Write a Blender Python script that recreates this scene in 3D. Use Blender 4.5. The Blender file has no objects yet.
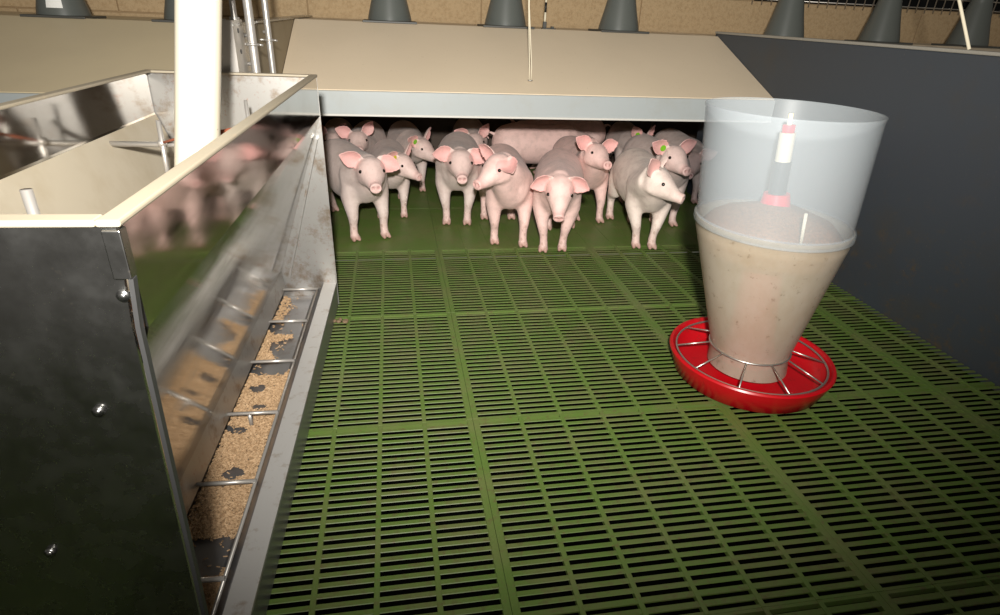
import bpy, bmesh, math, random
import numpy as np
from mathutils import Vector, Matrix

random.seed(7)
rng = np.random.default_rng(7)
SC = bpy.context.scene
COL = SC.collection

# ------------------------------------------------------------------ camera
PITCH, YAW, ROLL = 0.4630, 0.1877, 0.0462
CAM = Vector((-0.1516, 0.0, 0.8203))
cy_, sy_, cp_, sp_ = math.cos(YAW), math.sin(YAW), math.cos(PITCH), math.sin(PITCH)
fwd = Vector((sy_ * cp_, cy_ * cp_, -sp_))
r0 = Vector((cy_, -sy_, 0)); u0 = r0.cross(fwd)
rgt = math.cos(ROLL) * r0 + math.sin(ROLL) * u0
upv = -math.sin(ROLL) * r0 + math.cos(ROLL) * u0
cam = bpy.data.cameras.new('camera')
cam.sensor_width = 36.0
cam.lens = 590.59 / 1000 * 36.0
cam.clip_start = 0.02
camo = bpy.data.objects.new('camera', cam); COL.objects.link(camo)
camo.matrix_world = Matrix(((rgt.x, upv.x, -fwd.x, CAM.x), (rgt.y, upv.y, -fwd.y, CAM.y),
                            (rgt.z, upv.z, -fwd.z, CAM.z), (0, 0, 0, 1)))
SC.camera = camo

# ------------------------------------------------------------------ world, flash, exposure
w = bpy.data.worlds.new('world'); SC.world = w; w.use_nodes = True
bg = w.node_tree.nodes['Background']
bg.inputs[0].default_value = (1.0, 0.93, 0.82, 1); bg.inputs[1].default_value = 0.10
fl = bpy.data.lights.new('camera_flash', 'SPOT')
fl.energy = 380; fl.color = (1.0, 0.96, 0.90); fl.shadow_soft_size = 0.035
fl.spot_size = math.radians(124); fl.spot_blend = 1.0
flo = bpy.data.objects.new('camera_flash', fl); COL.objects.link(flo)
flo.location = (-0.18, -0.18, 1.04)
tgt = Vector((0.18, 2.6, 1.20))
flo.rotation_euler = (tgt - flo.location).to_track_quat('-Z', 'Y').to_euler()
SC.view_settings.view_transform = 'Standard'
SC.view_settings.look = 'None'
SC.view_settings.gamma = 1.0
SC.view_settings.use_curve_mapping = False
SC.view_settings.exposure = 0.0

# ------------------------------------------------------------------ materials
def srgb(r, g, b):
    f = lambda c: (c / 255 / 12.92) if c / 255 <= 0.04045 else ((c / 255 + 0.055) / 1.055) ** 2.4
    return (f(r), f(g), f(b), 1.0)

class Mat:
    def __init__(self, name, color, rough=0.6, metal=0.0, spec=0.5):
        m = bpy.data.materials.new(name); m.use_nodes = True
        self.m = m; self.nt = m.node_tree; self.n = self.nt.nodes; self.l = self.nt.links
        self.b = self.n['Principled BSDF']
        self.b.inputs['Base Color'].default_value = color
        self.b.inputs['Roughness'].default_value = rough
        self.b.inputs['Metallic'].default_value = metal
        self.b.inputs['Specular IOR Level'].default_value = spec
        self.color = color; self.src = None; self.co = None
    def coord(self):
        if self.co is None:
            self.co = self.n.new('ShaderNodeNewGeometry').outputs['Position']
        return self.co
    def noise(self, scale, detail=4, rough=0.6, stretch=None):
        t = self.n.new('ShaderNodeTexNoise')
        t.inputs['Scale'].default_value = scale; t.inputs['Detail'].default_value = detail
        t.inputs['Roughness'].default_value = rough
        if stretch:
            mp = self.n.new('ShaderNodeMapping'); mp.inputs['Scale'].default_value = stretch
            self.l.new(self.coord(), mp.inputs[0]); self.l.new(mp.outputs[0], t.inputs[0])
        else:
            self.l.new(self.coord(), t.inputs[0])
        return t.outputs[0]
    def ramp(self, fac, a, b, ca=0.0, cb=1.0):
        r = self.n.new('ShaderNodeMapRange'); r.clamp = True
        r.inputs[1].default_value = a; r.inputs[2].default_value = b
        r.inputs[3].default_value = ca; r.inputs[4].default_value = cb
        self.l.new(fac, r.inputs[0]); return r.outputs[0]
    def mix(self, fac, colour, strength=1.0, blend='MIX'):
        x = self.n.new('ShaderNodeMix'); x.data_type = 'RGBA'; x.blend_type = blend
        if strength != 1.0:
            mm = self.n.new('ShaderNodeMath'); mm.operation = 'MULTIPLY'; mm.inputs[1].default_value = strength
            self.l.new(fac, mm.inputs[0]); fac = mm.outputs[0]
        self.l.new(fac, x.inputs[0])
        if self.src is None: x.inputs[6].default_value = self.color
        else: self.l.new(self.src, x.inputs[6])
        x.inputs[7].default_value = colour
        self.src = x.outputs[2]; self.l.new(self.src, self.b.inputs['Base Color']); return self
    def bump(self, fac, strength=0.2, dist=0.002):
        b = self.n.new('ShaderNodeBump'); b.inputs['Strength'].default_value = strength
        b.inputs['Distance'].default_value = dist
        self.l.new(fac, b.inputs['Height']); self.l.new(b.outputs[0], self.b.inputs['Normal']); return self
    def rough(self, fac, a, b):
        self.l.new(self.ramp(fac, 0.3, 0.7, a, b), self.b.inputs['Roughness']); return self

# green slatted plastic
G = Mat('green_plastic', srgb(90, 115, 50), 0.5)
G.mix(G.ramp(G.noise(9, 3), 0.42, 0.66), srgb(106, 113, 66), 0.75)
G.mix(G.ramp(G.noise(55, 4), 0.56, 0.72), srgb(98, 84, 56), 0.7)
G.mix(G.ramp(G.noise(230, 3), 0.64, 0.72), srgb(120, 72, 48), 0.5)
G.bump(G.noise(300, 3), 0.15, 0.001)
GREEN = G.m
G = Mat('soiled_green_plastic', srgb(91, 116, 50), 0.5)
G.mix(G.ramp(G.noise(9, 3), 0.42, 0.66), srgb(105, 110, 66), 0.8)
G.mix(G.ramp(G.noise(60, 4), 0.5, 0.7), srgb(94, 82, 54), 0.6)
G.mix(G.ramp(G.noise(230, 3), 0.62, 0.70), srgb(112, 62, 44), 0.55)
G.bump(G.noise(300, 3), 0.15, 0.001)
GREENS = G.m
PIT = Mat('slurry_pit', (0.006, 0.006, 0.004, 1), 0.9, spec=0.1).m
# stainless steels
S = Mat('stainless_steel', (0.58, 0.56, 0.53, 1), 0.1, 1.0)
S.mix(S.ramp(S.noise(5, 5, 0.7), 0.5, 0.75), (0.40, 0.36, 0.30, 1), 0.6)
S.rough(S.noise(40, 4, 0.6, (1, 0.12, 1)), 0.05, 0.12)
STEEL = S.m
S = Mat('dull_steel', (0.40, 0.40, 0.39, 1), 0.3, 1.0)
S.mix(S.ramp(S.noise(7, 5, 0.7), 0.45, 0.75), (0.32, 0.315, 0.30, 1), 0.4)
S.mix(S.ramp(S.noise(90, 3, 0.6), 0.68, 0.74), (0.62, 0.58, 0.5, 1), 0.8)
S.rough(S.noise(26, 4), 0.22, 0.32)
DULL = S.m
EDGE = Mat('dark_folded_steel', (0.06, 0.06, 0.06, 1), 0.5, 0.5).m
S = Mat('worn_steel', (0.38, 0.37, 0.35, 1), 0.4, 0.8)
S.mix(S.ramp(S.noise(18, 5, 0.7), 0.52, 0.68), srgb(120, 98, 72), 0.7)
S.mix(S.ramp(S.noise(70, 4, 0.7), 0.6, 0.7), srgb(150, 105, 80), 0.5)
WORN = S.m
S = Mat('scuffed_lip_steel', (0.50, 0.49, 0.47, 1), 0.45, 0.35)
S.mix(S.ramp(S.noise(30, 5, 0.7), 0.55, 0.7), srgb(140, 120, 98), 0.6)
LIPS = S.m
S = Mat('trough_steel', (0.30, 0.30, 0.31, 1), 0.38, 0.8)
S.mix(S.ramp(S.noise(22, 5, 0.7), 0.55, 0.7), srgb(120, 100, 78), 0.5)
TROUGH = S.m
S = Mat('smeared_steel', (0.28, 0.26, 0.22, 1), 0.14, 1.0)
S.mix(S.ramp(S.noise(14, 5, 0.7, (1, .3, 1)), 0.42, 0.72), (0.16, 0.135, 0.09, 1), 0.8)
S.rough(S.noise(30, 4, 0.6, (1, .2, 1)), 0.05, 0.15)
SLOPE = S.m
CHROME = Mat('bright_steel_rod', (0.48, 0.455, 0.42, 1), 0.35, 0.6).m
WIRE = Mat('galvanised_wire', (0.6, 0.57, 0.52, 1), 0.35, 0.9).m
S = Mat('feed_dusted_liner', srgb(188, 178, 158), 0.6)
S.mix(S.ramp(S.noise(8, 4), 0.45, 0.7), srgb(170, 156, 130), 0.6)
LINER = S.m
S = Mat('cream_rim', srgb(156, 146, 127), 0.5)
S.mix(S.ramp(S.noise(60, 4), 0.6, 0.75), srgb(180, 160, 130), 0.4)
RIM = S.m
S = Mat('white_pvc_pipe', srgb(206, 198, 178), 0.35)
S.mix(S.ramp(S.noise(90, 2), 0.73, 0.76), srgb(150, 130, 100), 0.7)
PIPE = S.m
# cover and walls
S = Mat('beige_cover', srgb(234, 216, 188), 0.55)
S.mix(S.ramp(S.noise(3, 4), 0.4, 0.7), srgb(228, 210, 182), 0.7)
S.mix(S.ramp(S.noise(120, 2), 0.7, 0.75), srgb(170, 145, 110), 0.4)
COVER = S.m
S = Mat('taupe_cover', srgb(214, 198, 164), 0.55)
S.mix(S.ramp(S.noise(3, 4), 0.4, 0.7), srgb(206, 190, 158), 0.7)
COVER2 = S.m
S = Mat('grey_lip_board', srgb(166, 172, 172), 0.4)
S.mix(S.ramp(S.noise(5, 5, 0.7), 0.5, 0.75), srgb(160, 160, 152), 0.6)
LIP = S.m
S = Mat('taupe_panel', srgb(150, 137, 112), 0.6)
S.mix(S.ramp(S.noise(9, 4), 0.45, 0.7), srgb(138, 124, 100), 0.6)
TAUPE = S.m
S = Mat('charcoal_panel', srgb(60, 66, 73), 0.42)
S.mix(S.ramp(S.noise(4, 5, 0.7), 0.5, 0.72), srgb(66, 65, 63), 0.7)
mz = S.ramp(S.noise(20, 6, 0.8, (1, 1, 1.4)), 0.54, 0.68)
sep = S.n.new('ShaderNodeSeparateXYZ'); S.l.new(S.coord(), sep.inputs[0])
low = S.ramp(sep.outputs[2], 0.15, 0.5, 1.0, 0.0)
mm = S.n.new('ShaderNodeMath'); mm.operation = 'MULTIPLY'; S.l.new(mz, mm.inputs[0]); S.l.new(low, mm.inputs[1])
S.mix(mm.outputs[0], srgb(92, 74, 46), 0.7)
S.mix(S.ramp(S.noise(150, 2), 0.72, 0.75), srgb(130, 120, 105), 0.6)
CHAR = S.m
S = Mat('sand_blockwork', srgb(190, 165, 128), 0.9)
S.mix(S.ramp(S.noise(60, 5, 0.7), 0.45, 0.7), srgb(165, 138, 102), 0.8)
S.mix(S.ramp(S.noise(190, 3), 0.62, 0.7), srgb(120, 95, 66), 0.7)
S.bump(S.noise(140, 4), 0.6, 0.004)
BLOCK = S.m
MORTAR = Mat('mortar', srgb(165, 140, 106), 0.95).m
CONE = Mat('grey_plastic', srgb(92, 96, 92), 0.38).m
CONEB = Mat('dark_grey_plate', srgb(70, 70, 66), 0.5).m
DARKB = Mat('dark_brown_board', srgb(74, 60, 50), 0.7).m
DARK = Mat('dark_void', (0.01, 0.01, 0.01, 1), 0.9, spec=0.1).m
WHITE = Mat('white_cord', srgb(225, 215, 190), 0.7).m
PAPER = Mat('white_sticker', srgb(240, 240, 235), 0.6).m
BLACK = Mat('black_plastic', srgb(28, 28, 28), 0.4).m
TWINE = Mat('red_brown_twine', srgb(150, 80, 52), 0.8).m
# red pan
S = Mat('red_plastic', srgb(188, 12, 24), 0.32)
S.mix(S.ramp(S.noise(26, 5, 0.75), 0.56, 0.7), srgb(120, 34, 26), 0.6)
RED = S.m
PINKP = Mat('red_inner_plastic', srgb(228, 24, 58), 0.4).m
GREYT = Mat('grey_tube', srgb(48, 56, 62), 0.5).m
CREAMT = Mat('cream_tube', srgb(240, 228, 200), 0.5).m
def milky(name, col, alpha, stain=None):
    S = Mat(name, col, 0.35)
    if stain:
        S.mix(S.ramp(S.noise(10, 5, 0.7, (1, 1, .6)), 0.42, 0.68), stain, 0.6)
        S.mix(S.ramp(S.noise(45, 4, 0.7), 0.61, 0.70), srgb(110, 90, 64), 0.7)
    out = S.n['Material Output']
    tl = S.n.new('ShaderNodeBsdfTranslucent'); tl.inputs[0].default_value = col
    tr = S.n.new('ShaderNodeBsdfTransparent'); tr.inputs[0].default_value = (0.97, 0.98, 1, 1)
    m1 = S.n.new('ShaderNodeMixShader'); m1.inputs[0].default_value = 0.35
    m2 = S.n.new('ShaderNodeMixShader'); m2.inputs[0].default_value = alpha
    S.l.new(S.b.outputs[0], m1.inputs[1]); S.l.new(tl.outputs[0], m1.inputs[2])
    S.l.new(tr.outputs[0], m2.inputs[1]); S.l.new(m1.outputs[0], m2.inputs[2])
    S.l.new(m2.outputs[0], out.inputs[0])
    return S.m
MILK = milky('milky_plastic', srgb(210, 217, 219), 0.28)
MILKC = milky('dusty_milky_plastic', srgb(210, 199, 180), 0.56, srgb(184, 168, 140))
S = Mat('feed_meal', srgb(158, 108, 70), 0.9)
S.mix(S.ramp(S.noise(160, 4), 0.4, 0.65), srgb(110, 78, 52), 0.8)
S.bump(S.noise(200, 3), 0.8, 0.004)
MEAL = S.m
S = Mat('feed_pellets', srgb(186, 156, 120), 0.75)
S.mix(S.ramp(S.noise(240, 2), 0.4, 0.65), srgb(148, 116, 82), 0.8)
PELLET = S.m
EYE = Mat('dark_eye', (0.012, 0.008, 0.006, 1), 0.12).m
TAGG = Mat('green_tag', srgb(120, 190, 30), 0.45).m
TAGY = Mat('yellow_tag', srgb(205, 190, 40), 0.45).m
S = Mat('pig_skin', (0.8, 0.6, 0.55, 1), 0.55, spec=0.35)
at_ = S.n.new('ShaderNodeAttribute'); at_.attribute_name = 'Col'
S.src = at_.outputs['Color']; S.l.new(S.src, S.b.inputs['Base Color'])
S.mix(S.ramp(S.noise(30, 4), 0.45, 0.75), (0.44, 0.32, 0.28, 1), 0.5)
S.mix(S.ramp(S.noise(160, 3), 0.66, 0.74), (0.24, 0.14, 0.10, 1), 0.35)
nf = S.n.new('ShaderNodeMath'); nf.operation = 'MULTIPLY_ADD'; nf.inputs[1].default_value = 3.0
S.l.new(S.noise(75, 3, .6), nf.inputs[0]); S.l.new(S.noise(420, 2), nf.inputs[2])
S.bump(nf.outputs[0], 0.35, 0.0016)
S.b.inputs['Sheen Weight'].default_value = 0.08; S.b.inputs['Sheen Roughness'].default_value = 0.4
SKIN = S.m

# ------------------------------------------------------------------ mesh helpers
def mesh(name, V, F, mat, smooth=False):
    me = bpy.data.meshes.new(name)
    me.from_pydata([tuple(v) for v in V], [], [tuple(f) for f in F])
    me.materials.append(mat)
    if smooth: me.shade_smooth()
    me.update(); return me
def link(name, me, parent=None, loc=(0, 0, 0)):
    o = bpy.data.objects.new(name, me); COL.objects.link(o)
    o.location = loc
    if parent: o.parent = parent
    return o
def tag(o, label=None, cat=None, group=None, kind=None):
    if label: o['label'] = label
    if cat: o['category'] = cat
    if group: o['group'] = group
    if kind: o['kind'] = kind
    return o
def empty(name, loc, rz=0, label=None, cat=None, group=None):
    o = bpy.data.objects.new(name, None); COL.objects.link(o); o.empty_display_size = 0.05
    o.location = loc; o.rotation_euler = (0, 0, rz); return tag(o, label, cat, group)

class MB:
    def __init__(s): s.V = []; s.F = []
    def add(s, V, F):
        k = len(s.V); s.V += [tuple(v) for v in V]; s.F += [tuple(i + k for i in f) for f in F]; return s
    def box(s, x0, x1, y0, y1, z0, z1, bev=0.0):
        if bev <= 0:
            V = [(x, y, z) for z in (z0, z1) for y in (y0, y1) for x in (x0, x1)]
            F = [(0, 2, 3, 1), (4, 5, 7, 6), (0, 1, 5, 4), (1, 3, 7, 5), (3, 2, 6, 7), (2, 0, 4, 6)]
            return s.add(V, F)
        bm = bmesh.new(); bmesh.ops.create_cube(bm, size=1)
        for v in bm.verts:
            v.co = Vector(((x0 + x1) / 2 + v.co.x * (x1 - x0), (y0 + y1) / 2 + v.co.y * (y1 - y0), (z0 + z1) / 2 + v.co.z * (z1 - z0)))
        bmesh.ops.bevel(bm, geom=bm.edges[:], offset=bev, segments=2, profile=0.5, affect='EDGES')
        bm.verts.index_update()
        s.add([v.co[:] for v in bm.verts], [[v.index for v in f.verts] for f in bm.faces]); bm.free(); return s
    def prism(s, poly, y0, y1, axis='y'):
        n = len(poly); V = []
        for t in (y0, y1):
            for a, b in poly:
                V.append((a, t, b) if axis == 'y' else ((t, a, b) if axis == 'x' else (a, b, t)))
        F = [tuple(range(n)), tuple(range(2 * n - 1, n - 1, -1))]
        F += [(i, i + n, (i + 1) % n + n, (i + 1) % n) for i in range(n)]
        return s.add(V, F)
    def tube(s, pts, rad, n=10, cap=True):
        pts = [Vector(p) for p in pts]; m = len(pts)
        rad = rad if isinstance(rad, (list, tuple)) else [rad] * m
        V = []; F = []; up = None
        for i, p in enumerate(pts):
            t = (pts[min(i + 1, m - 1)] - pts[max(i - 1, 0)]).normalized()
            if up is None:
                up = Vector((0, 0, 1)) if abs(t.z) < 0.9 else Vector((1, 0, 0))
            sd = t.cross(up).normalized(); up = sd.cross(t).normalized()
            for k in range(n):
                a = 2 * math.pi * k / n
                V.append(p + rad[i] * (math.cos(a) * sd + math.sin(a) * up))
        for i in range(m - 1):
            for k in range(n):
                F.append((i * n + k, i * n + (k + 1) % n, (i + 1) * n + (k + 1) % n, (i + 1) * n + k))
        if cap: F += [tuple(range(n - 1, -1, -1)), tuple(range((m - 1) * n, m * n))]
        return s.add(V, F)
    def lathe(s, prof, n=48, cx=0, cy=0, lean=(0, 0), closed=False):
        V = []; F = []; m = len(prof)
        for r, z in prof:
            for k in range(n):
                a = 2 * math.pi * k / n
                V.append((cx + lean[0] * z + r * math.cos(a), cy + lean[1] * z + r * math.sin(a), z))
        for i in range(m if closed else m - 1):
            j = (i + 1) % m
            for k in range(n):
                F.append((i * n + k, i * n + (k + 1) % n, j * n + (k + 1) % n, j * n + k))
        return s.add(V, F)
    def ball(s, c, r, n=10, m=7):
        r = r if isinstance(r, (list, tuple)) else (r, r, r)
        V = [(c[0], c[1], c[2] - r[2])]; F = []
        for i in range(1, m):
            p = math.pi * i / m
            for k in range(n):
                a = 2 * math.pi * k / n
                V.append((c[0] + r[0] * math.sin(p) * math.cos(a), c[1] + r[1] * math.sin(p) * math.sin(a), c[2] - r[2] * math.cos(p)))
        V.append((c[0], c[1], c[2] + r[2])); L = len(V) - 1
        for k in range(n):
            F.append((0, 1 + (k + 1) % n, 1 + k))
            F.append((L, L - n + k, L - n + (k + 1) % n))
        for i in range(m - 2):
            for k in range(n):
                a = 1 + i * n
                F.append((a + k, a + (k + 1) % n, a + n + (k + 1) % n, a + n + k))
        return s.add(V, F)
    def ring(s, c, R, r, n=64, m=8):
        pts = [(c[0] + R * math.cos(2 * math.pi * k / n), c[1] + R * math.sin(2 * math.pi * k / n), c[2]) for k in range(n)]
        V = []; F = []
        for k in range(n):
            a = 2 * math.pi * k / n
            for j in range(m):
                b = 2 * math.pi * j / m; q = R + r * math.cos(b)
                V.append((c[0] + q * math.cos(a), c[1] + q * math.sin(a), c[2] + r * math.sin(b)))
        for k in range(n):
            for j in range(m):
                F.append((k * m + j, ((k + 1) % n) * m + j, ((k + 1) % n) * m + (j + 1) % m, k * m + (j + 1) % m))
        return s.add(V, F)
    def fix(s, me):
        bm = bmesh.new(); bm.from_mesh(me); bmesh.ops.recalc_face_normals(bm, faces=bm.faces[:]); bm.to_mesh(me); bm.free()
    def build(s, name, mat, parent=None, smooth=False, angle=None):
        me = mesh(name, s.V, s.F, mat); s.fix(me)
        if angle is not None: me.shade_smooth(); me.set_sharp_from_angle(angle=math.radians(angle))
        elif smooth: me.shade_smooth()
        return link(name, me, parent)

# ------------------------------------------------------------------ floor
PW, PL = 0.6, 0.528
NROW = 28; PITCHR = PL / NROW
floor = MB().box(-3.2, 5.4, -0.7, 3.5, -0.62, -0.6).build('floor', PIT)
tag(floor, kind='structure')
RIBX = [0.108, 0.204, 0.300, 0.396, 0.492]
def panel_frame(width):
    b = MB(); e = 0.0135
    b.box(0.0003, e, 0.0003, PL - 0.0003, -0.012, 0, 0.0006)
    if width > 0.5: b.box(PW - e, PW - 0.0003, 0.0003, PL - 0.0003, -0.012, 0, 0.0006)
    for x in RIBX:
        if x < width: b.box(x - 0.0045, x + 0.0045, 0.0003, PL - 0.0003, -0.009, 0.0006, 0.0008)
    b.box(e, min(width, PW - e), 0.0003, 0.0058, -0.012, -0.0004)
    b.box(e, min(width, PW - e), PL - 0.0058, PL - 0.0003, -0.012, -0.0004)
    return b
SLH = 0.0050
def slat_mesh(width):
    x1 = min(width, PW - 0.0125); x0 = 0.0125
    poly = [(-SLH, -0.001), (-SLH + 0.001, 0), (SLH - 0.001, 0), (SLH, -0.001), (SLH - 0.0042, -0.0030), (-SLH + 0.0042, -0.0030)]
    b = MB(); b.prism(poly, x0, x1, 'x'); me = mesh('slat', b.V, b.F, GREENS); b.fix(me); return me
slat_full, slat_cut = slat_mesh(PW), slat_mesh(0.185)
fr_full = panel_frame(PW); fr_cut = panel_frame(0.185)
me_full = mesh('floor_panel', fr_full.V, fr_full.F, GREEN); fr_full.fix(me_full)
me_cut = mesh('floor_panel', fr_cut.V, fr_cut.F, GREEN); fr_cut.fix(me_cut)
far_slats = MB()
for ix in range(-1, 3):
    for iy in range(-1, 4):
        x0, y0 = ix * PW, 0.010 + iy * PL
        cut = ix == 2
        pan = link('floor_panel', me_cut if cut else me_full, floor, (x0, y0, 0))
        for k in range(27):
            yy = .0194 + k * (PL - .0388) / 26
            if iy >= 1 and (ix < 2 or True) and not (iy == 1 and k < 2):
                link('slat', slat_cut if cut else slat_full, pan, (0, yy, 0))
            else:
                xx1 = 0.185 if cut else PW - 0.0125
                far_slats.box(x0 + 0.0125, x0 + xx1, y0 + yy - SLH, y0 + yy + SLH, -0.003, -0.0003)
o = far_slats.build('near_slats', GREENS, floor); o['kind'] = 'stuff'
# solid panels of the resting area and the next pens
for ix in range(-5, 9):
    for (ya, yb) in ((2.122, 2.65), (2.65, 3.178), (3.178, 3.5)):
        b = MB(); xa = ix * PW; xb = xa + PW
        if ix == 2: xb = 1.385 if yb < 3.0 else xb
        b.box(xa + .0003, xb - .0003, ya + .0003, yb - .0003, -0.03, -0.0004, 0.0006)
        for x in RIBX:
            if xa + x < xb - 0.01: b.box(xa + x - .0045, xa + x + .0045, ya + .004, yb - .004, -0.01, 0.0008)
        b.build('solid_floor_panel', GREEN, floor)
for ix in (-5, -4, -3, -2, 3, 4, 5, 6, 7, 8):
    for iy in range(-1, 4):
        b = MB(); xa = ix * PW; ya = .01 + iy * PL
        b.box(xa + .0015, xa + PW - .0015, ya + .0015, ya + PL - .0015, -0.03, -0.001, 0.0015)
        b.build('solid_floor_panel', GREEN, floor)

# ------------------------------------------------------------------ walls
wr = MB().box(1.387, 1.417, -0.7, 2.90, -0.02, 0.772, 0.003).build('wall_right', CHAR)
tag(wr, kind='structure')
MB().box(1.383, 1.421, -0.7, 2.90, 0.772, 0.782, 0.003).build('top_cap', Mat('grey_cap', srgb(150, 146, 136), 0.5).m, wr)
wb = MB().box(-3.2, 5.4, 3.53, 3.62, -0.05, 1.65).build('wall_back', MORTAR)
tag(wb, kind='structure')
bl, ch = 0.90, 0.195
for c in range(-1, 4):
    za = 0.745 + c * ch if c >= 0 else 0.55; zb = 0.745 + (c + 1) * ch
    for k in range(-5, 5):
        xa = 1.24 + k * bl + (0.45 if c % 2 else 0)
        if xa > 4.5 or xa < -3.3: continue
        if c in (1, 2) and xa > 1.5: continue
        d = random.uniform(0, 0.004)
        b = MB().box(xa + .003, xa + bl - .003, 3.52 + d * .7, 3.535, za + .003, zb - .003, 0.003)
        b.build('block', BLOCK, wb)
# dark vent opening behind wire mesh
MB().box(1.92, 5.3, 3.528, 3.531, 0.94, 1.33).build('vent_opening', DARK, wb)
wm = empty('wire_mesh', (1.9, 3.515, 0.95), 0, 'galvanised wire mesh over the dark vent in the back wall', 'wire mesh')
b = MB()
for k in range(8):
    b.tube([(-0.02, 0, k * 0.05), (3.4, 0, k * 0.05)], 0.0038, 6)
b.build('horizontal_wires', WIRE, wm, smooth=True)
b = MB()
for k in range(57):
    b.tube([(k * 0.06, -0.004, -0.03), (k * 0.06, -0.004, 0.37)], 0.0038, 6)
b.build('vertical_wires', WIRE, wm, smooth=True)

# ------------------------------------------------------------------ creep covers
def cover(x0, x1, mat, label, dz=0.0):
    o = empty('creep_cover', (x0, 2.31, dz), 0, label, 'cover'); W = x1 - x0
    th = 0.018; L = math.hypot(.56, .212); nx, nz = -.212 / L, .56 / L
    a = (0.0, .549); c = (.56, .761)
    MB().prism([a, c, (c[0] - nx * th, c[1] - nz * th), (a[0] - nx * th, a[1] - nz * th)], 0.0, W, 'x').build('lid', mat, o)
    MB().box(0, W, .555, 1.19, .742, .7585).build('top_board', mat, o)
    MB().box(0.0, W, -.012, 0.008, .464, .546, .002).build('front_lip', LIP, o)
    MB().box(0.0, W, -.016, 0.012, .459, .467, .002).build('lip_trim', Mat('pale_trim', srgb(205, 203, 196), .4).m, o)
    MB().box(0.0, W, 1.17, 1.185, -dz, .742).build('back_board', DARKB, o)
    return o
cover(-0.542, 1.385, COVER, 'beige sloping cover over the resting piglets in the middle pen')
cover(-2.5, -0.578, COVER2, 'taupe sloping cover left behind the steel hopper and white pipe', -0.031)
cover(1.419, 5.2, COVER, 'sloping cover of the next pen behind the charcoal wall')

# partition between the pens
pt = empty('pen_partition', (-0.56, 1.73, 0), 0, 'taupe pen partition behind the steel feeder with a steel post', 'partition')
MB().box(-.016, .016, .02, 1.75, 0.0, .762, .003).build('panel', TAUPE, pt)
MB().box(-.024, .024, .0, 1.75, .762, .768).build('top_strip', DULL, pt)
b = MB(); b.box(-.022, -.018, 0, .11, 0, .775); b.box(.018, .022, 0, .11, 0, .775); b.box(-.022, .022, -.004, 0, 0, .775)
b.build('post', CHROME, pt)
MB().box(.0165, .0195, .11, .23, 0.3, .765).build('mounting_plate', DULL, pt)
def wing_bolt(x, y, z):
    b = MB(); b.tube([(x, y, z), (x + .022, y, z)], .005, 8); b.tube([(x + .014, y, z - .014), (x + .014, y, z + .014)], .004, 8)
    b.ball((x + .014, y, z), .0075); b.build('wing_bolt', CHROME, pt, smooth=True)
for (y, z) in ((.15, .735), (.12, .665), (.12, .64), (.41, .735)): wing_bolt(.018, y, z)
for (y, z) in ((.05, .70), (.05, .75)):
    MB().tube([(.0215, y, z), (.0235, y, z)], .006, 10).build('slot_hole', BLACK, pt)

# drinking-water pipes
def water_pipe(x, y, r, z0, label, z1=1.5):
    o = empty('water_pipe', (x, y, 0), 0, label, 'pipe', 'steel pipes beside the partition')
    MB().tube([(0, 0, z0), (0, 0, z1)], r, 14).build('tube', CHROME, o, angle=40)
    b = MB(); b.ring((0, 0, .715), r + .003, .0035, 20, 6); b.tube([(-r, 0, .715), (-.03 - r, 0, .715)], .0035, 6); b.tube([(r, .004, .715), (r + .014, .006, .713)], .003, 6)
    b.build('clamp', CHROME, o, smooth=True)
water_pipe(-.518, 1.84, .0115, 0.1, 'thicker upright steel pipe clamped beside the partition post')
water_pipe(-.518, 2.09, .0095, 0.1, 'thin upright steel pipe clamped furthest from the partition post')
o = empty('water_pipe', (-.56, 1.86, .768), 0, 'short upright steel pipe standing on top of the partition', 'pipe', 'steel pipes beside the partition')
MB().tube([(0, 0, 0.004), (0, 0, .75)], .008, 12).build('tube', CHROME, o, angle=40)
MB().tube([(0, 0, 0.0), (0, 0, .012)], .013, 12).build('foot_collar', CHROME, o, angle=40)

# ------------------------------------------------------------------ vent cones on the ridge
cb = MB().lathe([(.088, .008), (.096, .010), (.092, .03), (.074, .10), (.052, .20), (.049, .21), (.049, .36), (.046, .36), (.046, .21), (.07, .1), (.088, .012)], 28)
cone_me = mesh('cone', cb.V, cb.F, CONE); cb.fix(cone_me); cone_me.shade_smooth(); cone_me.set_sharp_from_angle(angle=math.radians(35))
pb = MB().box(-.116, .116, -.105, .105, 0, .009, .002); plate_me = mesh('base_plate', pb.V, pb.F, CONEB); pb.fix(plate_me)
CONES = [(-1.462, 'grey vent cone with a white sticker at the far left'),
         (-.985, 'grey vent cone hidden behind the white feed pipe'),
         (-.147, 'grey vent cone on the beige cover, nearest the steel feeder'),
         (.375, 'grey vent cone in the middle of the beige cover, beside the cord'),
         (.921, 'grey vent cone on the beige cover, nearest the charcoal wall'),
         (1.787, 'grey vent cone first behind the charcoal wall'),
         (2.328, 'grey vent cone in the middle of those behind the charcoal wall'),
         (2.86, 'grey vent cone furthest right behind the charcoal wall')]
for i, (x, lab) in enumerate(CONES):
    o = empty('vent_cone', (x, 2.965, .7587 - (.031 if i < 2 else 0)), 0, lab, 'vent cone', 'grey vent cones along the ridge')
    link('cone', cone_me, o); link('base_plate', plate_me, o)
    if i == 0:
        b = MB(); n = 6
        V = []; F = []
        for k in range(n + 1):
            a = math.radians(-102 + k * 6)
            for (r, z, dz) in ((.0908, .036, 0), (.0705, .115, 0)):
                V.append(((r + .0025) * math.cos(a), (r + .0025) * math.sin(a), z))
        for k in range(n): F.append((2 * k, 2 * k + 2, 2 * k + 3, 2 * k + 1))
        b.add(V, F); b.build('sticker', PAPER, o)

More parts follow.
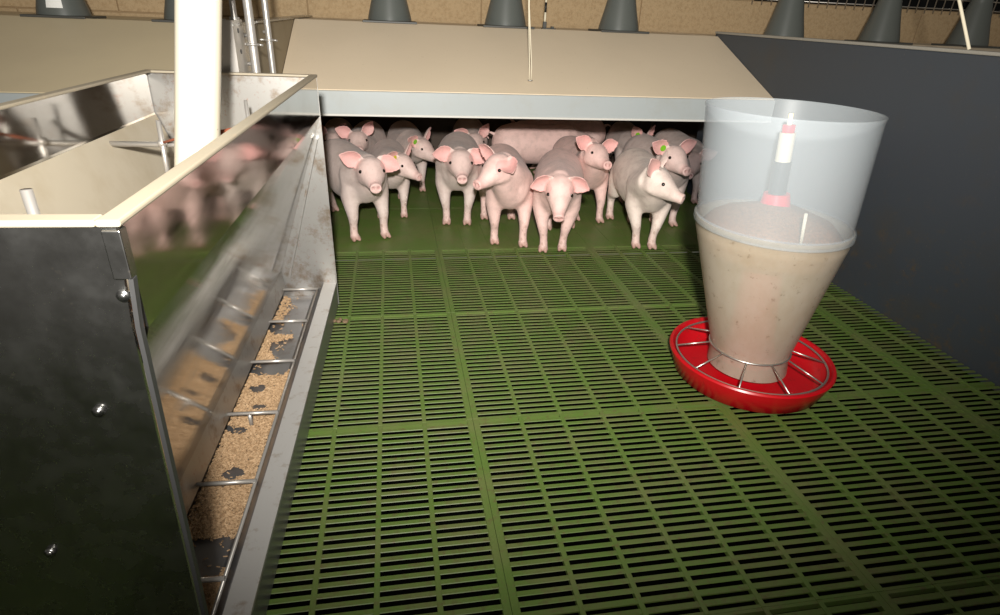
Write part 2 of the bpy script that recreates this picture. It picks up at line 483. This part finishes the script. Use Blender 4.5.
# cords and rods hanging over the covers
o = empty('pull_cord', (.382, 2.40, .585), 0, 'white double cord holding up the beige cover', 'cord')
b = MB(); b.tube([(-.004, 0, .004), (-.006, 0, .05), (-.022, 0, .26), (-.06, .0, 1.0)], .0022, 6)
b.tube([(.004, 0, .004), (.003, 0, .05), (-.020, 0, .26), (-.057, .0, 1.0)], .0022, 6); b.build('cord', WHITE, o, smooth=True)
b = MB(); b.ring((0, 0, .003), .008, .0025, 16, 6); b.build('eyelet', CHROME, o, smooth=True)
o = empty('marker_rod', (.545, 2.90, .759), 0, 'thin black and white rod on a bracket at the ridge', 'rod')
for k in range(14):
    z = .03 + k * .04
    MB().tube([(0, 0, z), (0, 0, z + .04)], .005, 8).build('band', WHITE if k % 2 == 0 else BLACK, o, smooth=True)
b = MB(); b.box(-.012, .05, -.012, .012, 0, .006, .001); b.box(-.008, .008, -.008, .008, .006, .032, .002); b.box(.03, .042, -.01, .01, .006, .014, .001)
b.build('bracket', CONEB, o)
o = MB().tube([(1.402, 1.515, .783), (1.402, 1.60, .90), (1.402, 1.90, 1.32)], .0042, 10).build('white_pole', WHITE, smooth=True)
tag(o, 'slim white pole leaning on top of the charcoal wall', 'pole')

# ------------------------------------------------------------------ steel trough feeder
FD = empty('trough_feeder', (-0.562, 1.098, 0), -0.028, 'long stainless steel trough feeder with open hopper on the left', 'feeder')
HY = 0.588; ZR = .652; ZF = .556
def plate(poly, th, y0, y1):                                  # thin folded sheet along y
    out = []
    for i, (a, z) in enumerate(poly):
        p0 = Vector(poly[max(i - 1, 0)]); p1 = Vector(poly[min(i + 1, len(poly) - 1)])
        t = (p1 - p0).normalized(); out.append((a - t.y * th, z + t.x * th))
    return MB().prism(list(poly) + out[::-1], y0, y1)
for s in (1, -1):
    q = lambda P: [(s * a, z) for a, z in P]
    plate(q([(.205, ZR), (.205, ZF)]), s * -.003, -HY + .004, HY - .004).build('hopper_side', STEEL, FD)
    plate(q([(.205, ZF), (.056, .118)]), s * -.003, -HY + .004, HY - .004).build('hopper_slope', SLOPE, FD)
    plate(q([(.2005, ZF - .004), (.0515, .120)]), s * -.002, -HY + .006, HY - .006).build('hopper_liner', LINER, FD)
    plate(q([(.054, .128), (.062, .062)]), s * -.003, -HY + .01, HY - .01).build('feed_gate', WORN, FD)
    MB().prism(q([(.02, .030), (.135, .030), (.168, .068), (.172, .0715), (.207, .0715), (.209, .068), (.209, 0.001), (.02, 0.001)]), -HY + .002, HY - .002).build('trough', TROUGH, FD)
    MB().box(*sorted((s * .171, s * .2085)), -HY, HY, .0716, .0732, .0006).build('trough_lip', LIPS, FD)
    b = MB(); b.tube([(s * .156, -HY + .02, .066), (s * .156, HY - .03, .066)], .0032, 8); b.build('long_rod', CHROME, FD, smooth=True)
    for k in range(6):
        yy = 1.64 - .2 * k - 1.09
        b = MB(); b.tube([(s * .052, yy, .07), (s * .158, yy, .07)], .0038, 8)
        b.build('cross_rod', CHROME, FD, smooth=True)
    MB().tube([(s * .100, -.045, .068), (s * .101, -.047, .030)], .0042, 8).build('pin', CHROME, FD, smooth=True)
# end panels
P = [(-.203, ZR), (.203, ZR), (.195, .56), (.182, .10), (.194, .0), (-.194, .0), (-.182, .10), (-.195, .56)]
nearp = MB().prism(P, -HY - .004, -HY).build('end_panel', DULL, FD)
farp = MB().prism([(-.205, ZR), (.205, ZR), (.211, 0), (-.211, 0)], HY, HY + .004).build('end_panel', WORN, FD)
for s in (1, -1):   # folded edges of the end panels
    MB().prism([(s * .203, ZR - .045), (s * .1985, .56), (s * .1855, .12), (s * .190, .12), (s * .2025, .56), (s * .207, ZR - .045)], -HY - .006, -HY + .002).build('folded_edge', EDGE, FD)
    MB().box(*sorted((s * .192, s * .2065)), -HY - .007, -HY + .006, ZR - .045, ZR - .002, .001).build('corner_bracket', DULL, FD)
    plate([(s * .19, .50), (s * .075, .1)], s * .006, HY - .02, HY).build('end_fold', WORN, FD)
for (x, z) in ((.196, .592), (.148, .474), (-.196, .592), (-.148, .474), (.06, .3), (-.06, .3)):
    b = MB(); b.tube([(x, -HY - .004, z), (x, -HY - .0075, z)], .0055, 12); b.ball((x, -HY - .0075, z), (.0035, .002, .0035), 10, 6)
    b.build('bolt', DULL, FD, smooth=True)
# rim
for (x0, x1, y0, y1) in ((.188, .207, -HY - .005, HY + .005), (-.207, -.188, -HY - .005, HY + .005), (-.188, .188, -HY - .005, -HY + .014), (-.188, .188, HY - .014, HY + .005)):
    MB().box(x0, x1, y0, y1, ZR, ZR + .006, .002).build('rim', RIM, FD)
# rods inside the hopper
MB().tube([(-.195, .30, .535), (.195, .30, .535)], .006, 10).build('stay_rod', CHROME, FD, smooth=True)
MB().tube([(-.083, .285, .588), (-.088, .285, .40)], .0052, 10).build('adjuster_rod', CHROME, FD, smooth=True)
MB().ball((-.086, .29, .54), (.010, .012, .010)).build('rod_joint', CHROME, FD, smooth=True)
MB().tube([(.0, -.347, .615), (.002, -.35, .30)], .0065, 10).build('adjuster_rod', CHROME, FD, smooth=True)
MB().tube([(.062, .43, .612), (.062, .43, .42)], .0045, 10).build('adjuster_rod', CHROME, FD, smooth=True)
MB().tube([(-.155, -.35, .45), (.155, -.35, .45)], .006, 10).build('stay_rod', CHROME, FD, smooth=True)
b = MB(); b.tube([(-.08, .283, .543), (-.03, .26, .560), (.01, .24, .575)], .003, 6); b.tube([(.02, .25, .565), (.055, .40, .555), (.07, .44, .57)], .006, 6)
b.build('tie_twine', TWINE, FD, smooth=True)
# feed inside the hopper
V = []; F = []; nx, ny = 8, 40
for i in range(nx + 1):
    for j in range(ny + 1):
        x = -.105 + .21 * i / nx; y = -.58 + 1.16 * j / ny
        V.append((x, y, .285 + .012 * math.sin(7 * y) + .004 * math.sin(31 * x + 17 * y)))
for i in range(nx):
    for j in range(ny):
        a = i * (ny + 1) + j; F.append((a, a + ny + 1, a + ny + 2, a + 1))
me = mesh('hopper_feed', V, F, MEAL, True)
o = link('hopper_feed', me, None); o.location = FD.location; o.rotation_euler = FD.rotation_euler
tag(o, 'brown ground feed lying deep inside the steel hopper', 'feed', kind='stuff')

# loose feed pellets in the right-hand trough
def hash_noise(x, y):
    v = 0
    for (f, ph, a) in ((9, .3, 1), (17, 1.7, .7), (31, 4.1, .5), (53, 2.2, .35)):
        v += a * math.sin(f * x + ph + 1.3 * math.sin(f * .7 * y + ph)) * math.cos(f * .9 * y - ph)
    return v
bare = [(.105, .375, .055, .045), (.115, .27, .05, .055), (.13, .46, .05, .05), (.12, .18, .045, .03), (.085, .09, .02, .02), (.075, -.06, .02, .014),
        (.10, -.19, .022, .016), (.112, -.375, .05, .04), (.075, -.36, .02, .02), (.10, .02, .018, .012)]
pv = []; pf = []
hexa = [(math.cos(math.pi * k / 3), math.sin(math.pi * k / 3)) for k in range(5)]
count = 0
while count < 13500:
    x = random.uniform(.058, .145); y = random.uniform(-HY + .01, HY - .02)
    dens = 1.0
    for (bx, by, rx, ry) in bare:
        q = ((x - bx) / rx) ** 2 + ((y - by) / ry) ** 2 + .35 * hash_noise(x * 3, y * 3)
        if q < 1: dens = min(dens, 0.012)
    if y > .14 and x > .085 + .03 * hash_noise(1, y): dens *= .03
    if y > .42: dens *= .35
    if y > .50 and x > .075: dens *= .1
    if random.random() > dens: continue
    count += 1
    z = .0325 + random.uniform(0, .007) * (1 if dens > .5 else .1) + max(0, (.075 - x)) * .5 + max(0, x - .133) * .9
    L = random.uniform(.0022, .0042); r = random.uniform(.0011, .0015)
    a = random.uniform(0, math.pi); t = random.uniform(-.5, .5)
    d = Vector((math.cos(a) * math.cos(t), math.sin(a) * math.cos(t), math.sin(t)))
    s1 = d.cross(Vector((0, 0, 1))).normalized(); s2 = s1.cross(d); c = Vector((x, y, z)); k0 = len(pv)
    for e in (-1, 1):
        for k in range(4):
            aa = math.pi / 2 * k
            pv.append(c + e * L * d + r * (math.cos(aa) * s1 + math.sin(aa) * s2))
    pf += [(k0 + k, k0 + (k + 1) % 4, k0 + 4 + (k + 1) % 4, k0 + 4 + k) for k in range(4)] + [(k0 + 3, k0 + 2, k0 + 1, k0), (k0 + 4, k0 + 5, k0 + 6, k0 + 7)]
o = link('feed_pellets', mesh('feed_pellets', pv, pf, PELLET)); o.location = FD.location; o.rotation_euler = FD.rotation_euler
tag(o, 'tan feed pellets scattered in the steel trough', 'feed', kind='stuff')

# white feed pipe dropping into the hopper
PA, PB = Vector((-.545, 1.23, .44)), Vector((-.488, 1.385, .98))
PB2 = PA + (PB - PA) * 2.0
o = empty('feed_pipe', PA, 0, 'thick white plastic feed pipe dropping into the steel hopper', 'pipe')
d = PB2 - PA
b = MB().tube([(0, 0, 0), d * .5, d], .0405, 32, cap=False); b.tube([(0, 0, 0), d], .037, 32, cap=False); b.build('tube', PIPE, o, smooth=True)
b = MB().tube([d * .60, d * .72], .045, 32); b.build('coupling', PIPE, o, angle=40)

# ------------------------------------------------------------------ round feeder with red pan
RX, RY = .7308, 1.1761; LEAN = (-.0548, .038)
RF = empty('round_feeder', (RX, RY, 0), 0, 'translucent round piglet feeder standing in a red pan', 'feeder')
rd = MB().lathe([(0.0005, .002), (.171, .002), (.180, .006), (.1975, .052), (.2015, .064), (.199, .068), (.193, .068), (.190, .062), (.174, .024), (.16, .016), (.06, .016), (.03, .03), (.0005, .034)], 72)
rd.build('pan', RED, RF, angle=50)
gr = MB().ring((0, 0, .061), .183, .0028, 72, 8); gr.build('outer_ring', WIRE, RF, smooth=True)
gr = MB().ring((LEAN[0] * .086, LEAN[1] * .086, .086), .0975, .0028, 56, 8); gr.build('inner_ring', WIRE, RF, smooth=True)
for k in range(10):
    a = 2 * math.pi * (k + .45) / 10
    MB().tube([(.096 * math.cos(a), .096 * math.sin(a), .085), (.183 * math.cos(a), .183 * math.sin(a), .0612)], .0022, 8).build('spoke', WIRE, RF, smooth=True)
t = .0025
prof_c = [(.097, .035), (.0945, .083), (.103, .115), (.165, .372), (.1685, .386), (.1685, .404), (.172, .410), (.172, .416)]
inn = [(r - t, z) for r, z in prof_c][::-1]
MB().lathe(prof_c + inn, 72, 0, 0, LEAN, closed=True).build('lower_cone', MILKC, RF, angle=50)
prof_t = [(.1705, .416), (.169, .420), (.1782, .655), (.180, .658), (.180, .662), (.1775, .6625)]
inn = [(.1755, .655), (.1665, .420), (.1665, .416)]
MB().lathe(prof_t + inn, 72, 0, 0, LEAN, closed=True).build('upper_drum', MILK, RF, angle=50)
MB().lathe([(.1695, .400), (.1745, .402), (.1755, .410), (.1745, .418), (.1695, .420)], 72, 0, 0, LEAN, closed=True).build('seam_ring', MILK, RF, angle=60)
# meal inside
V = []; F = []; n = 40
prof = [(.150, .345), (.162, .385), (.135, .412), (.10, .432), (.06, .446), (.03, .452), (.0005, .454)]
bm_ = MB().lathe(prof, 48, 0, 0, LEAN)
bm_.V = [(x, y, z + (.006 * math.sin(40 * x + 3) * math.cos(37 * y) if z > .38 else 0)) for x, y, z in bm_.V]
bm_.build('meal', MEAL, RF, smooth=True)
ax = lambda z: (LEAN[0] * z, LEAN[1] * z, z)
MB().tube([ax(.05), ax(.12), ax(.33), ax(.36)], [.07, .055, .045, .03], 24).build('red_core', PINKP, RF, angle=50)
MB().tube([ax(.445), ax(.478)], [.034, .028], 20).build('red_collar', PINKP, RF, angle=40)
MB().tube([ax(.475), ax(.55)], .019, 20).build('grey_stem', GREYT, RF, angle=40)
MB().tube([ax(.545), ax(.612)], .0165, 20).build('cream_tube', CREAMT, RF, angle=40)
MB().tube([ax(.612), ax(.628)], .013, 20).build('red_cap', PINKP, RF, angle=40)
MB().tube([ax(.62), ax(.652)], .005, 12).build('adjusting_rod', CREAMT, RF, smooth=True)
MB().tube([(-.045, -.128, .405), (-.056, -.132, .478)], .0035, 8).build('straw', CREAMT, RF, smooth=True)

# a dropping on the slats by the feeder's far end
b = MB()
for k in range(7): b.ball((random.uniform(-.02, .02), random.uniform(-.012, .012), .005), (random.uniform(.005, .009), random.uniform(.005, .008), .005), 8, 6)
o = b.build('dropping', Mat('dung', srgb(118, 98, 74), .8).m, smooth=True); o.location = (-.325, 1.56, .0012)
tag(o, 'small clump of dung on the slats near the feeder end', 'dung')

# ------------------------------------------------------------------ piglets
def loft(pts, rad, up=(0, 0, 1), n=16):
    pts = [np.array(p, float) for p in pts]; m = len(pts); V = []; F = []
    up = np.array(up, float)
    for i, p in enumerate(pts):
        tn = pts[min(i + 1, m - 1)] - pts[max(i - 1, 0)]; tn = tn / (np.linalg.norm(tn) + 1e-9)
        u = up - tn * (up @ tn)
        if np.linalg.norm(u) < .2: u = np.array([1., 0, 0]) - tn * tn[0]
        u /= np.linalg.norm(u); sd = np.cross(tn, u)
        ra, rb = rad[i] if isinstance(rad[i], tuple) else (rad[i], rad[i])
        for k in range(n):
            a = 2 * math.pi * k / n
            V.append(p + ra * math.cos(a) * sd + rb * math.sin(a) * u)
    for i in range(m - 1):
        for k in range(n):
            F.append((i * n + k, i * n + (k + 1) % n, (i + 1) * n + (k + 1) % n, (i + 1) * n + k))
    F += [tuple(range(n - 1, -1, -1)), tuple(range((m - 1) * n, m * n))]
    return V, F
def nrm(v): v = np.array(v, float); return v / (np.linalg.norm(v) + 1e-12)

EARS = {'up': (-.25, .62, .75), 'out': (.0, .93, .36), 'side': (.10, .97, -.02), 'flop': (.45, .80, -.38), 'droop': (.25, .90, -.30), 'fwd': (.60, .62, .25)}
TINTS = {'pink': (.79, .55, .50), 'white': (.82, .70, .62), 'grey': (.66, .545, .50), 'pale': (.70, .56, .50)}
def piglet(label, fx, fy, ang, head, hd, ears=('out', 'out'), tint='pink', s=1.0, feet=None, tagc=None, tagside=1, roll=0.0):
    """fx,fy: ground point between the fore feet; ang: way it faces; head: skull centre; hd: (azimuth, pitch) of the face"""
    a = math.radians(ang); ca, sa = math.cos(a), math.sin(a)
    FXL = .135
    ox, oy = fx - ca * FXL * s, fy - sa * FXL * s
    loc = lambda p: np.array([((p[0] - ox) * ca + (p[1] - oy) * sa) / s, (-(p[0] - ox) * sa + (p[1] - oy) * ca) / s, p[2] / s])
    H = loc(head)
    az = math.radians(hd[0] - ang); pt_ = math.radians(hd[1])
    d = np.array([math.cos(az) * math.cos(pt_), math.sin(az) * math.cos(pt_), math.sin(pt_)])
    side = nrm(np.cross([0, 0, 1], d)); u = np.cross(d, side)                 # side: the pig's left
    cr, sr = math.cos(math.radians(roll)), math.sin(math.radians(roll))
    side, u = cr * side + sr * u, -sr * side + cr * u
    B = MB()
    def put(VF): B.add(*VF)
    # trunk
    put(loft([(-.275, 0, .245), (-.262, 0, .243), (-.235, 0, .240), (-.18, 0, .236), (-.10, 0, .226), (-.01, 0, .222), (.07, 0, .228), (.13, 0, .238), (.18, 0, .248), (.205, 0, .25)],
             [(.02, .025), (.048, .055), (.075, .080), (.094, .098), (.101, .104), (.100, .103), (.092, .100), (.082, .094), (.060, .070), (.03, .035)], n=24))
    # neck, nape and throat run into the skull
    K = .93
    hp = lambda t_, s_, u_: H + K * (d * (t_ if t_ < .02 else .02 + (t_ - .02) * 1.18) + side * s_ + u * u_)
    sk = lambda L_: [(q[0] * K, q[1] * K) if isinstance(q, tuple) else q * K for q in L_]
    def strand(p0, p1, r0, r1, ex=.02):
        p0 = np.array(p0, float); p1 = np.array(p1, float); m_ = (p0 + p1) / 2 + np.array([ex, 0, 0]); P_ = []
        for k in range(7):
            q = k / 6; P_.append(p0 * (1 - q) ** 2 + 2 * m_ * q * (1 - q) + p1 * q * q)
        put(loft(P_, [r0 + (r1 - r0) * k / 6 for k in range(7)], n=16))
    strand((.09, 0, .24), hp(-.015, 0, -.004), .086, .054)
    strand((.10, .03, .24), hp(-.03, .018, -.004), .066, .038); strand((.10, -.03, .24), hp(-.03, -.018, -.004), .066, .040)
    strand((.05, 0, .275), hp(-.030, 0, .016), .055, .038)
    strand((.13, 0, .205), hp(.0, 0, -.020), .062, .036)
    put(loft([hp(-.055, 0, .004), hp(-.045, 0, .004), hp(-.025, 0, .004), hp(0, 0, .002), hp(.024, 0, -.003), hp(.044, 0, -.010), hp(.062, 0, -.016), hp(.080, 0, -.019), hp(.092, 0, -.019), hp(.096, 0, -.019)],
             sk([(.02, .02), (.038, .038), (.052, .050), (.0570, .054), (.051, .047), (.042, .038), (.0335, .031), (.0265, .0255), (.023, .022), (.018, .018)]), up=u, n=24))
    for sg in (1, -1):
        put(loft([hp(-.03, sg * .024, -.016), hp(-.005, sg * .031, -.022), hp(.025, sg * .025, -.027), hp(.045, sg * .014, -.031)], sk([.026, .0275, .022, .013]), up=u, n=14))   # cheeks
    put(loft([hp(.0, 0, -.03), hp(.035, 0, -.037), (hp(.062, 0, -.038)), hp(.075, 0, -.037)], sk([(.028, .024), (.024, .018), (.018, .012), (.010, .007)]), up=u, n=14))      # lower jaw
    # legs
    ft = []
    fdef = [(FXL, .058), (FXL, -.058), (-.195, .060), (-.195, -.060)]
    for i in range(4):
        p = fdef[i]
        if feet and i < len(feet) and feet[i] is not None:
            q = loc((feet[i][0], feet[i][1], 0)); p = (q[0], q[1])
        ft.append(p); sg = 1 if i % 2 == 0 else -1
        if i < 2:
            top = (.115, sg * .048, .215); ex, ey = .108, sg * .060
            dx, dy = p[0] - FXL, p[1] - sg * .058
            ch = [top, (ex + dx * .15, ey + dy * .15, .165), (.122 + dx * .4, sg * .060 + dy * .45, .125), (.134 + dx * .72, sg * .059 + dy * .75, .088), (.130 + dx * .9, sg * .058 + dy * .9, .058), (p[0] - .006, p[1], .034), (p[0], p[1], .018), (p[0] + .008, p[1], .004)]
            rr = [(.044, .052), (.036, .043), (.027, .030), (.0205, .0225), (.0165, .0165), (.0175, .018), (.018, .019), (.015, .017)]
        else:
            dx, dy = p[0] + .195, p[1] - sg * .060
            ch = [(-.185, sg * .045, .235), (-.165 + dx * .1, sg * .062, .185), (-.175 + dx * .3, sg * .064 + dy * .3, .145), (-.222 + dx * .6, sg * .062 + dy * .6, .108), (-.215 + dx * .85, sg * .060 + dy * .85, .07), (p[0] - .008, p[1], .036), (p[0], p[1], .018), (p[0] + .008, p[1], .004)]
            rr = [(.050, .075), (.044, .064), (.032, .042), (.022, .026), (.0165, .018), (.0175, .018), (.018, .019), (.015, .017)]
        put(loft(ch, rr, up=(1, 0, 0), n=14))
    CUT = len(B.F)
    put(loft([hp(.080, 0, -.019), hp(.094, 0, -.0185), hp(.101, 0, -.017), hp(.104, 0, -.0165)], sk([(.0225, .022), (.0222, .021), (.0228, .0212), (.0205, .019)]), up=u, n=24))   # snout disc
    # ears
    ear_c = []
    for sg, kind in ((1, ears[0]), (-1, ears[1])):
        e3 = EARS[kind]
        e = nrm(d * e3[0] + side * sg * e3[1] + u * e3[2])
        nn = d * .85 + u * .15 + side * sg * .45
        if kind == 'flop': nn = d * .6 + side * sg * .5 - u * .35 + u * .9
        n_ = nn - e * (nn @ e); n_ = nrm(n_); wv = nrm(np.cross(e, n_))
        base = hp(-.022, sg * .036, .034)
        prof = [(-.12, .014), (0, .020), (.18, .030), (.36, .034), (.56, .031), (.76, .021), (.91, .010), (1.0, .003)]
        Le = .080; V = []; F = []; M = 7; th = .0042
        for lay in (1, -1):
            for (q, hw) in prof:
                for k in range(M):
                    v = -1 + 2 * k / (M - 1)
                    off = hw * .55 * (v * v - .5) + .010 * max(0, q) ** 2 * (1.2 if kind in ('flop', 'side') else .4)
                    tt = th * (1 - .35 * abs(v)) * (1 - .25 * max(0, q))
                    V.append(base + e * Le * q + wv * hw * v + n_ * (off + lay * tt))
        R_ = len(prof); Lk = R_ * M
        for i in range(R_ - 1):
            for k in range(M - 1):
                c = i * M + k
                F.append((c, c + 1, c + M + 1, c + M)); F.append((Lk + c, Lk + c + M, Lk + c + M + 1, Lk + c + 1))
        bd = [k for k in range(M)] + [i * M + M - 1 for i in range(1, R_)] + [(R_ - 1) * M + k for k in range(M - 2, -1, -1)] + [i * M for i in range(R_ - 2, 0, -1)]
        for i in range(len(bd)):
            p, q = bd[i], bd[(i + 1) % len(bd)]; F.append((p, p + Lk, q + Lk, q))
        put((V, F))
        ear_c.append((base + e * Le * .5, n_, e, base, sg))
    for p in ft:
        for q in (.0095, -.0095):                                            # cloven toes
            put(loft([(p[0] - .004, p[1] + q, .016), (p[0] + .014, p[1] + q, .010), (p[0] + .026, p[1] + q * 1.15, .0055), (p[0] + .030, p[1] + q * 1.2, .004)], [.0095, .0095, .0065, .003], n=10))
    # tail
    put(loft([(-.262, 0, .275), (-.285, .004, .285), (-.300, .014, .280), (-.300, .018, .262), (-.292, .008, .252)], [.010, .0065, .0055, .005, .004], n=8))
    def remesh(V, F, vox, it):
        me = bpy.data.meshes.new('piglet'); me.from_pydata([tuple(v) for v in V], [], [tuple(f) for f in F])
        bm = bmesh.new(); bm.from_mesh(me); bmesh.ops.recalc_face_normals(bm, faces=bm.faces[:]); bm.to_mesh(me); bm.free()
        tmp = bpy.data.objects.new('tmp', me); COL.objects.link(tmp)
        md = tmp.modifiers.new('r', 'REMESH'); md.mode = 'VOXEL'; md.voxel_size = vox; md.use_smooth_shade = True
        sm = tmp.modifiers.new('s', 'SMOOTH'); sm.factor = .5; sm.iterations = it
        dg = bpy.context.evaluated_depsgraph_get()
        res = bpy.data.meshes.new_from_object(tmp.evaluated_get(dg), depsgraph=dg)
        bpy.data.objects.remove(tmp); return res
    kv = max(max(f) for f in B.F[:CUT]) + 1
    base_me = remesh(B.V[:kv], B.F[:CUT], .005, 26)
    V1 = [v.co[:] for v in base_me.vertices]; F1 = [tuple(p.vertices) for p in base_me.polygons]
    V2 = B.V[kv:]; F2 = [tuple(i - kv + len(V1) for i in f) for f in B.F[CUT:]]
    out = remesh(V1 + list(V2), F1 + F2, .0037, 4)
    out.name = 'piglet'; out.shade_smooth()
    nv = len(out.vertices); co = np.empty(nv * 3); out.vertices.foreach_get('co', co); co = co.reshape(-1, 3)
    no = np.empty(nv * 3); out.vertices.foreach_get('normal', no); no = no.reshape(-1, 3)
    # nostrils: two small pits
    tip = hp(.104, 0, -.0165)
    nd = np.full(nv, 9.)
    for sg in (1, -1):
        nd = np.minimum(nd, np.linalg.norm((co - (tip + side * sg * .0095 + u * .001)) / np.array([1, 1, 1]), axis=1))
    pit = np.clip(1 - nd / .0075, 0, 1); co2 = co - d * (pit ** .7 * .007)[:, None]
    out.vertices.foreach_set('co', co2.reshape(-1))
    # true skin colouring
    T = np.array(TINTS[tint]); pinkc = np.array([.76, .35, .33]); hoof = np.array([.36, .20, .15]); legc = np.array([.70, .48, .43])
    C = np.repeat(T[None], nv, 0)
    def blend(wt, col):
        nonlocal C
        wt = np.clip(wt, 0, 1)[:, None]; C = C * (1 - wt) + np.array(col)[None] * wt
    face = np.clip(1 - np.linalg.norm(co - hp(.03, 0, 0), axis=1) / .10, 0, 1)
    blend(face * (.9 if tint != 'white' else .35), np.array(TINTS['pink']) * (1.0 if tint != 'grey' else .97))
    sn = np.clip(1.35 - np.linalg.norm(co - hp(.094, 0, -.018), axis=1) / .027, 0, 1); blend(sn * .5, pinkc)
    for (c, n_, e, base, sg) in ear_c:
        al = (co - base) @ e; near = (np.linalg.norm(co - c, axis=1) < .052) & (al > .006)
        fr = np.clip((no @ n_) * 1.6, 0, 1); blend(near * fr * .72, pinkc); blend(near * (1 - fr) * .5, TINTS['pink'])
    blend((.10 - co[:, 2]) / .06 * .6, legc)
    mud = np.sin(co[:, 0] * 210 + fx * 40) * np.sin(co[:, 1] * 260 + fy * 30) * np.cos(co[:, 2] * 190)
    blend(((co[:, 2] < .125) & (mud > .35)) * np.clip((.125 - co[:, 2]) / .06, 0, 1) * .45, (.36, .22, .16))
    blend((.024 - co[:, 2]) / .014 * .75, hoof)
    blend(pit * .85, (.25, .08, .08))
    ca_ = out.color_attributes.new('Col', 'FLOAT_COLOR', 'POINT')
    ca_.data.foreach_set('color', np.hstack([C, np.ones((nv, 1))]).astype(np.float32).reshape(-1))
    out.materials.clear(); out.materials.append(SKIN)
    o = link('piglet', out, None, (ox, oy, 0.0008)); o.rotation_euler = (0, 0, a); o.scale = (s, s, s)
    tag(o, label, 'piglet', 'piglets crowded under the cover')
    for sg in (1, -1):
        c = hp(.030, sg * .0440, .0150)
        MB().ball(tuple(c), (.0064, .0064, .0064), 12, 8).build('eye', EYE, o, smooth=True)
    if tagc is not None:
        (c, n_, e, base, sg) = ear_c[0 if tagside == 1 else 1]
        c = base + e * .022 + n_ * .009; wv = np.cross(e, n_)
        b = MB(); V = []
        for lay in (0, .0025):
            for k in range(12):
                aa = 2 * math.pi * k / 12
                V.append(c + n_ * lay + e * .0125 * math.cos(aa) + wv * .0125 * math.sin(aa))
        b.add(V, [tuple(range(11, -1, -1)), tuple(range(12, 24))] + [(k, (k + 1) % 12, 12 + (k + 1) % 12, 12 + k) for k in range(12)])
        b.build('ear_tag', tagc, o)
    return o

piglet('grey-pink piglet at the front left, closest to the steel feeder, facing the camera', -.258, 2.26, -66, (-.236, 2.165, .288), (-80, -10), ('droop', 'out'), 'grey', feet=[(-.200, 2.274), (-.315, 2.246), None, (-.425, 2.63)])
piglet('piglet in profile looking right, just behind the front left piglet, yellow ear tag', -.168, 2.53, -88, (-.118, 2.44, .248), (-42, -14), ('up', 'out'), 'grey', s=.86, tagc=TAGY, tagside=-1)
piglet('piglet with both ears raised, peering over the front left piglet', -.318, 2.93, -99, (-.312, 2.81, .268), (-84, -6), ('up', 'out'), 'grey', s=.90)
piglet('piglet almost hidden behind the end of the steel feeder', -.438, 3.085, -90, (-.438, 2.965, .235), (-80, -5), ('up', 'up'), 'grey', s=.86)
piglet('piglet with a bright green ear tag looking right, at the back left', -.070, 2.94, -84, (-.020, 2.80, .240), (-44, -14), ('up', 'out'), 'grey', s=.90, tagc=TAGG, tagside=-1)
piglet('grey piglet standing square to the camera between the two pink-faced ones', .103, 2.425, -97, (.105, 2.325, .284), (-92, -14), ('droop', 'side'), 'grey', feet=[(.147, 2.42), (.060, 2.429)])
piglet('piglet at the back, one ear raised, behind the square-standing grey one', .238, 3.045, -94, (.236, 2.905, .246), (-84, -5), ('up', 'out'), 'grey', s=.93, tagc=TAGY, tagside=-1)
piglet('pink piglet turning its head left with a drooping ear', .280, 2.16, -92, (.210, 2.065, .324), (-146, -16), ('flop', 'out'), 'pink', feet=[(.334, 2.142), (.227, 2.182)])
piglet('pink piglet at the very front with lowered head and drooping ears', .442, 2.087, -106, (.420, 1.985, .268), (-101, -42), ('droop', 'droop'), 'pink', feet=[(.481, 2.09), (.403, 2.084), (.592, 2.36), (.485, 2.34)])
piglet('pink piglet with lifted snout and upright ears behind the lowered head', .695, 2.46, -86, (.662, 2.335, .314), (-78, -2), ('out', 'out'), 'pink', s=.95, feet=[(.740, 2.42), None], roll=-8)
piglet('white piglet at the front right looking toward the round feeder', .820, 2.097, -98, (.790, 1.995, .292), (-42, -16), ('up', 'up'), 'white', feet=[(.850, 2.09), (.788, 2.105), (.888, 2.42), (.805, 2.47)])
piglet('piglet with wide pink ears behind the white one, next to the round feeder', 1.045, 2.41, -86, (.975, 2.28, .316), (-80, -8), ('out', 'out'), 'grey', feet=[(1.060, 2.36), None], tagc=TAGG, tagside=-1)
piglet('piglet half hidden behind the rim of the round feeder, near the charcoal wall', 1.275, 2.70, -92, (1.215, 2.57, .232), (-120, -15), ('out', 'out'), 'grey', s=.95, tagc=TAGG, tagside=-1)
piglet('pink piglet side-on at the back of which only the back shows', .740, 3.05, 4, (.875, 3.07, .20), (10, -35), ('flop', 'flop'), 'pink', s=.97)
piglet('piglet side-on at the far back right, only its back showing', .66, 3.35, 178, (.52, 3.35, .22), (180, -25), ('out', 'out'), 'pink', s=.95)
piglet('piglet at the far back right with raised ear and small tag', 1.11, 3.05, -98, (1.115, 2.92, .248), (-70, -12), ('up', 'up'), 'grey', s=.90, tagc=TAGG, tagside=-1)
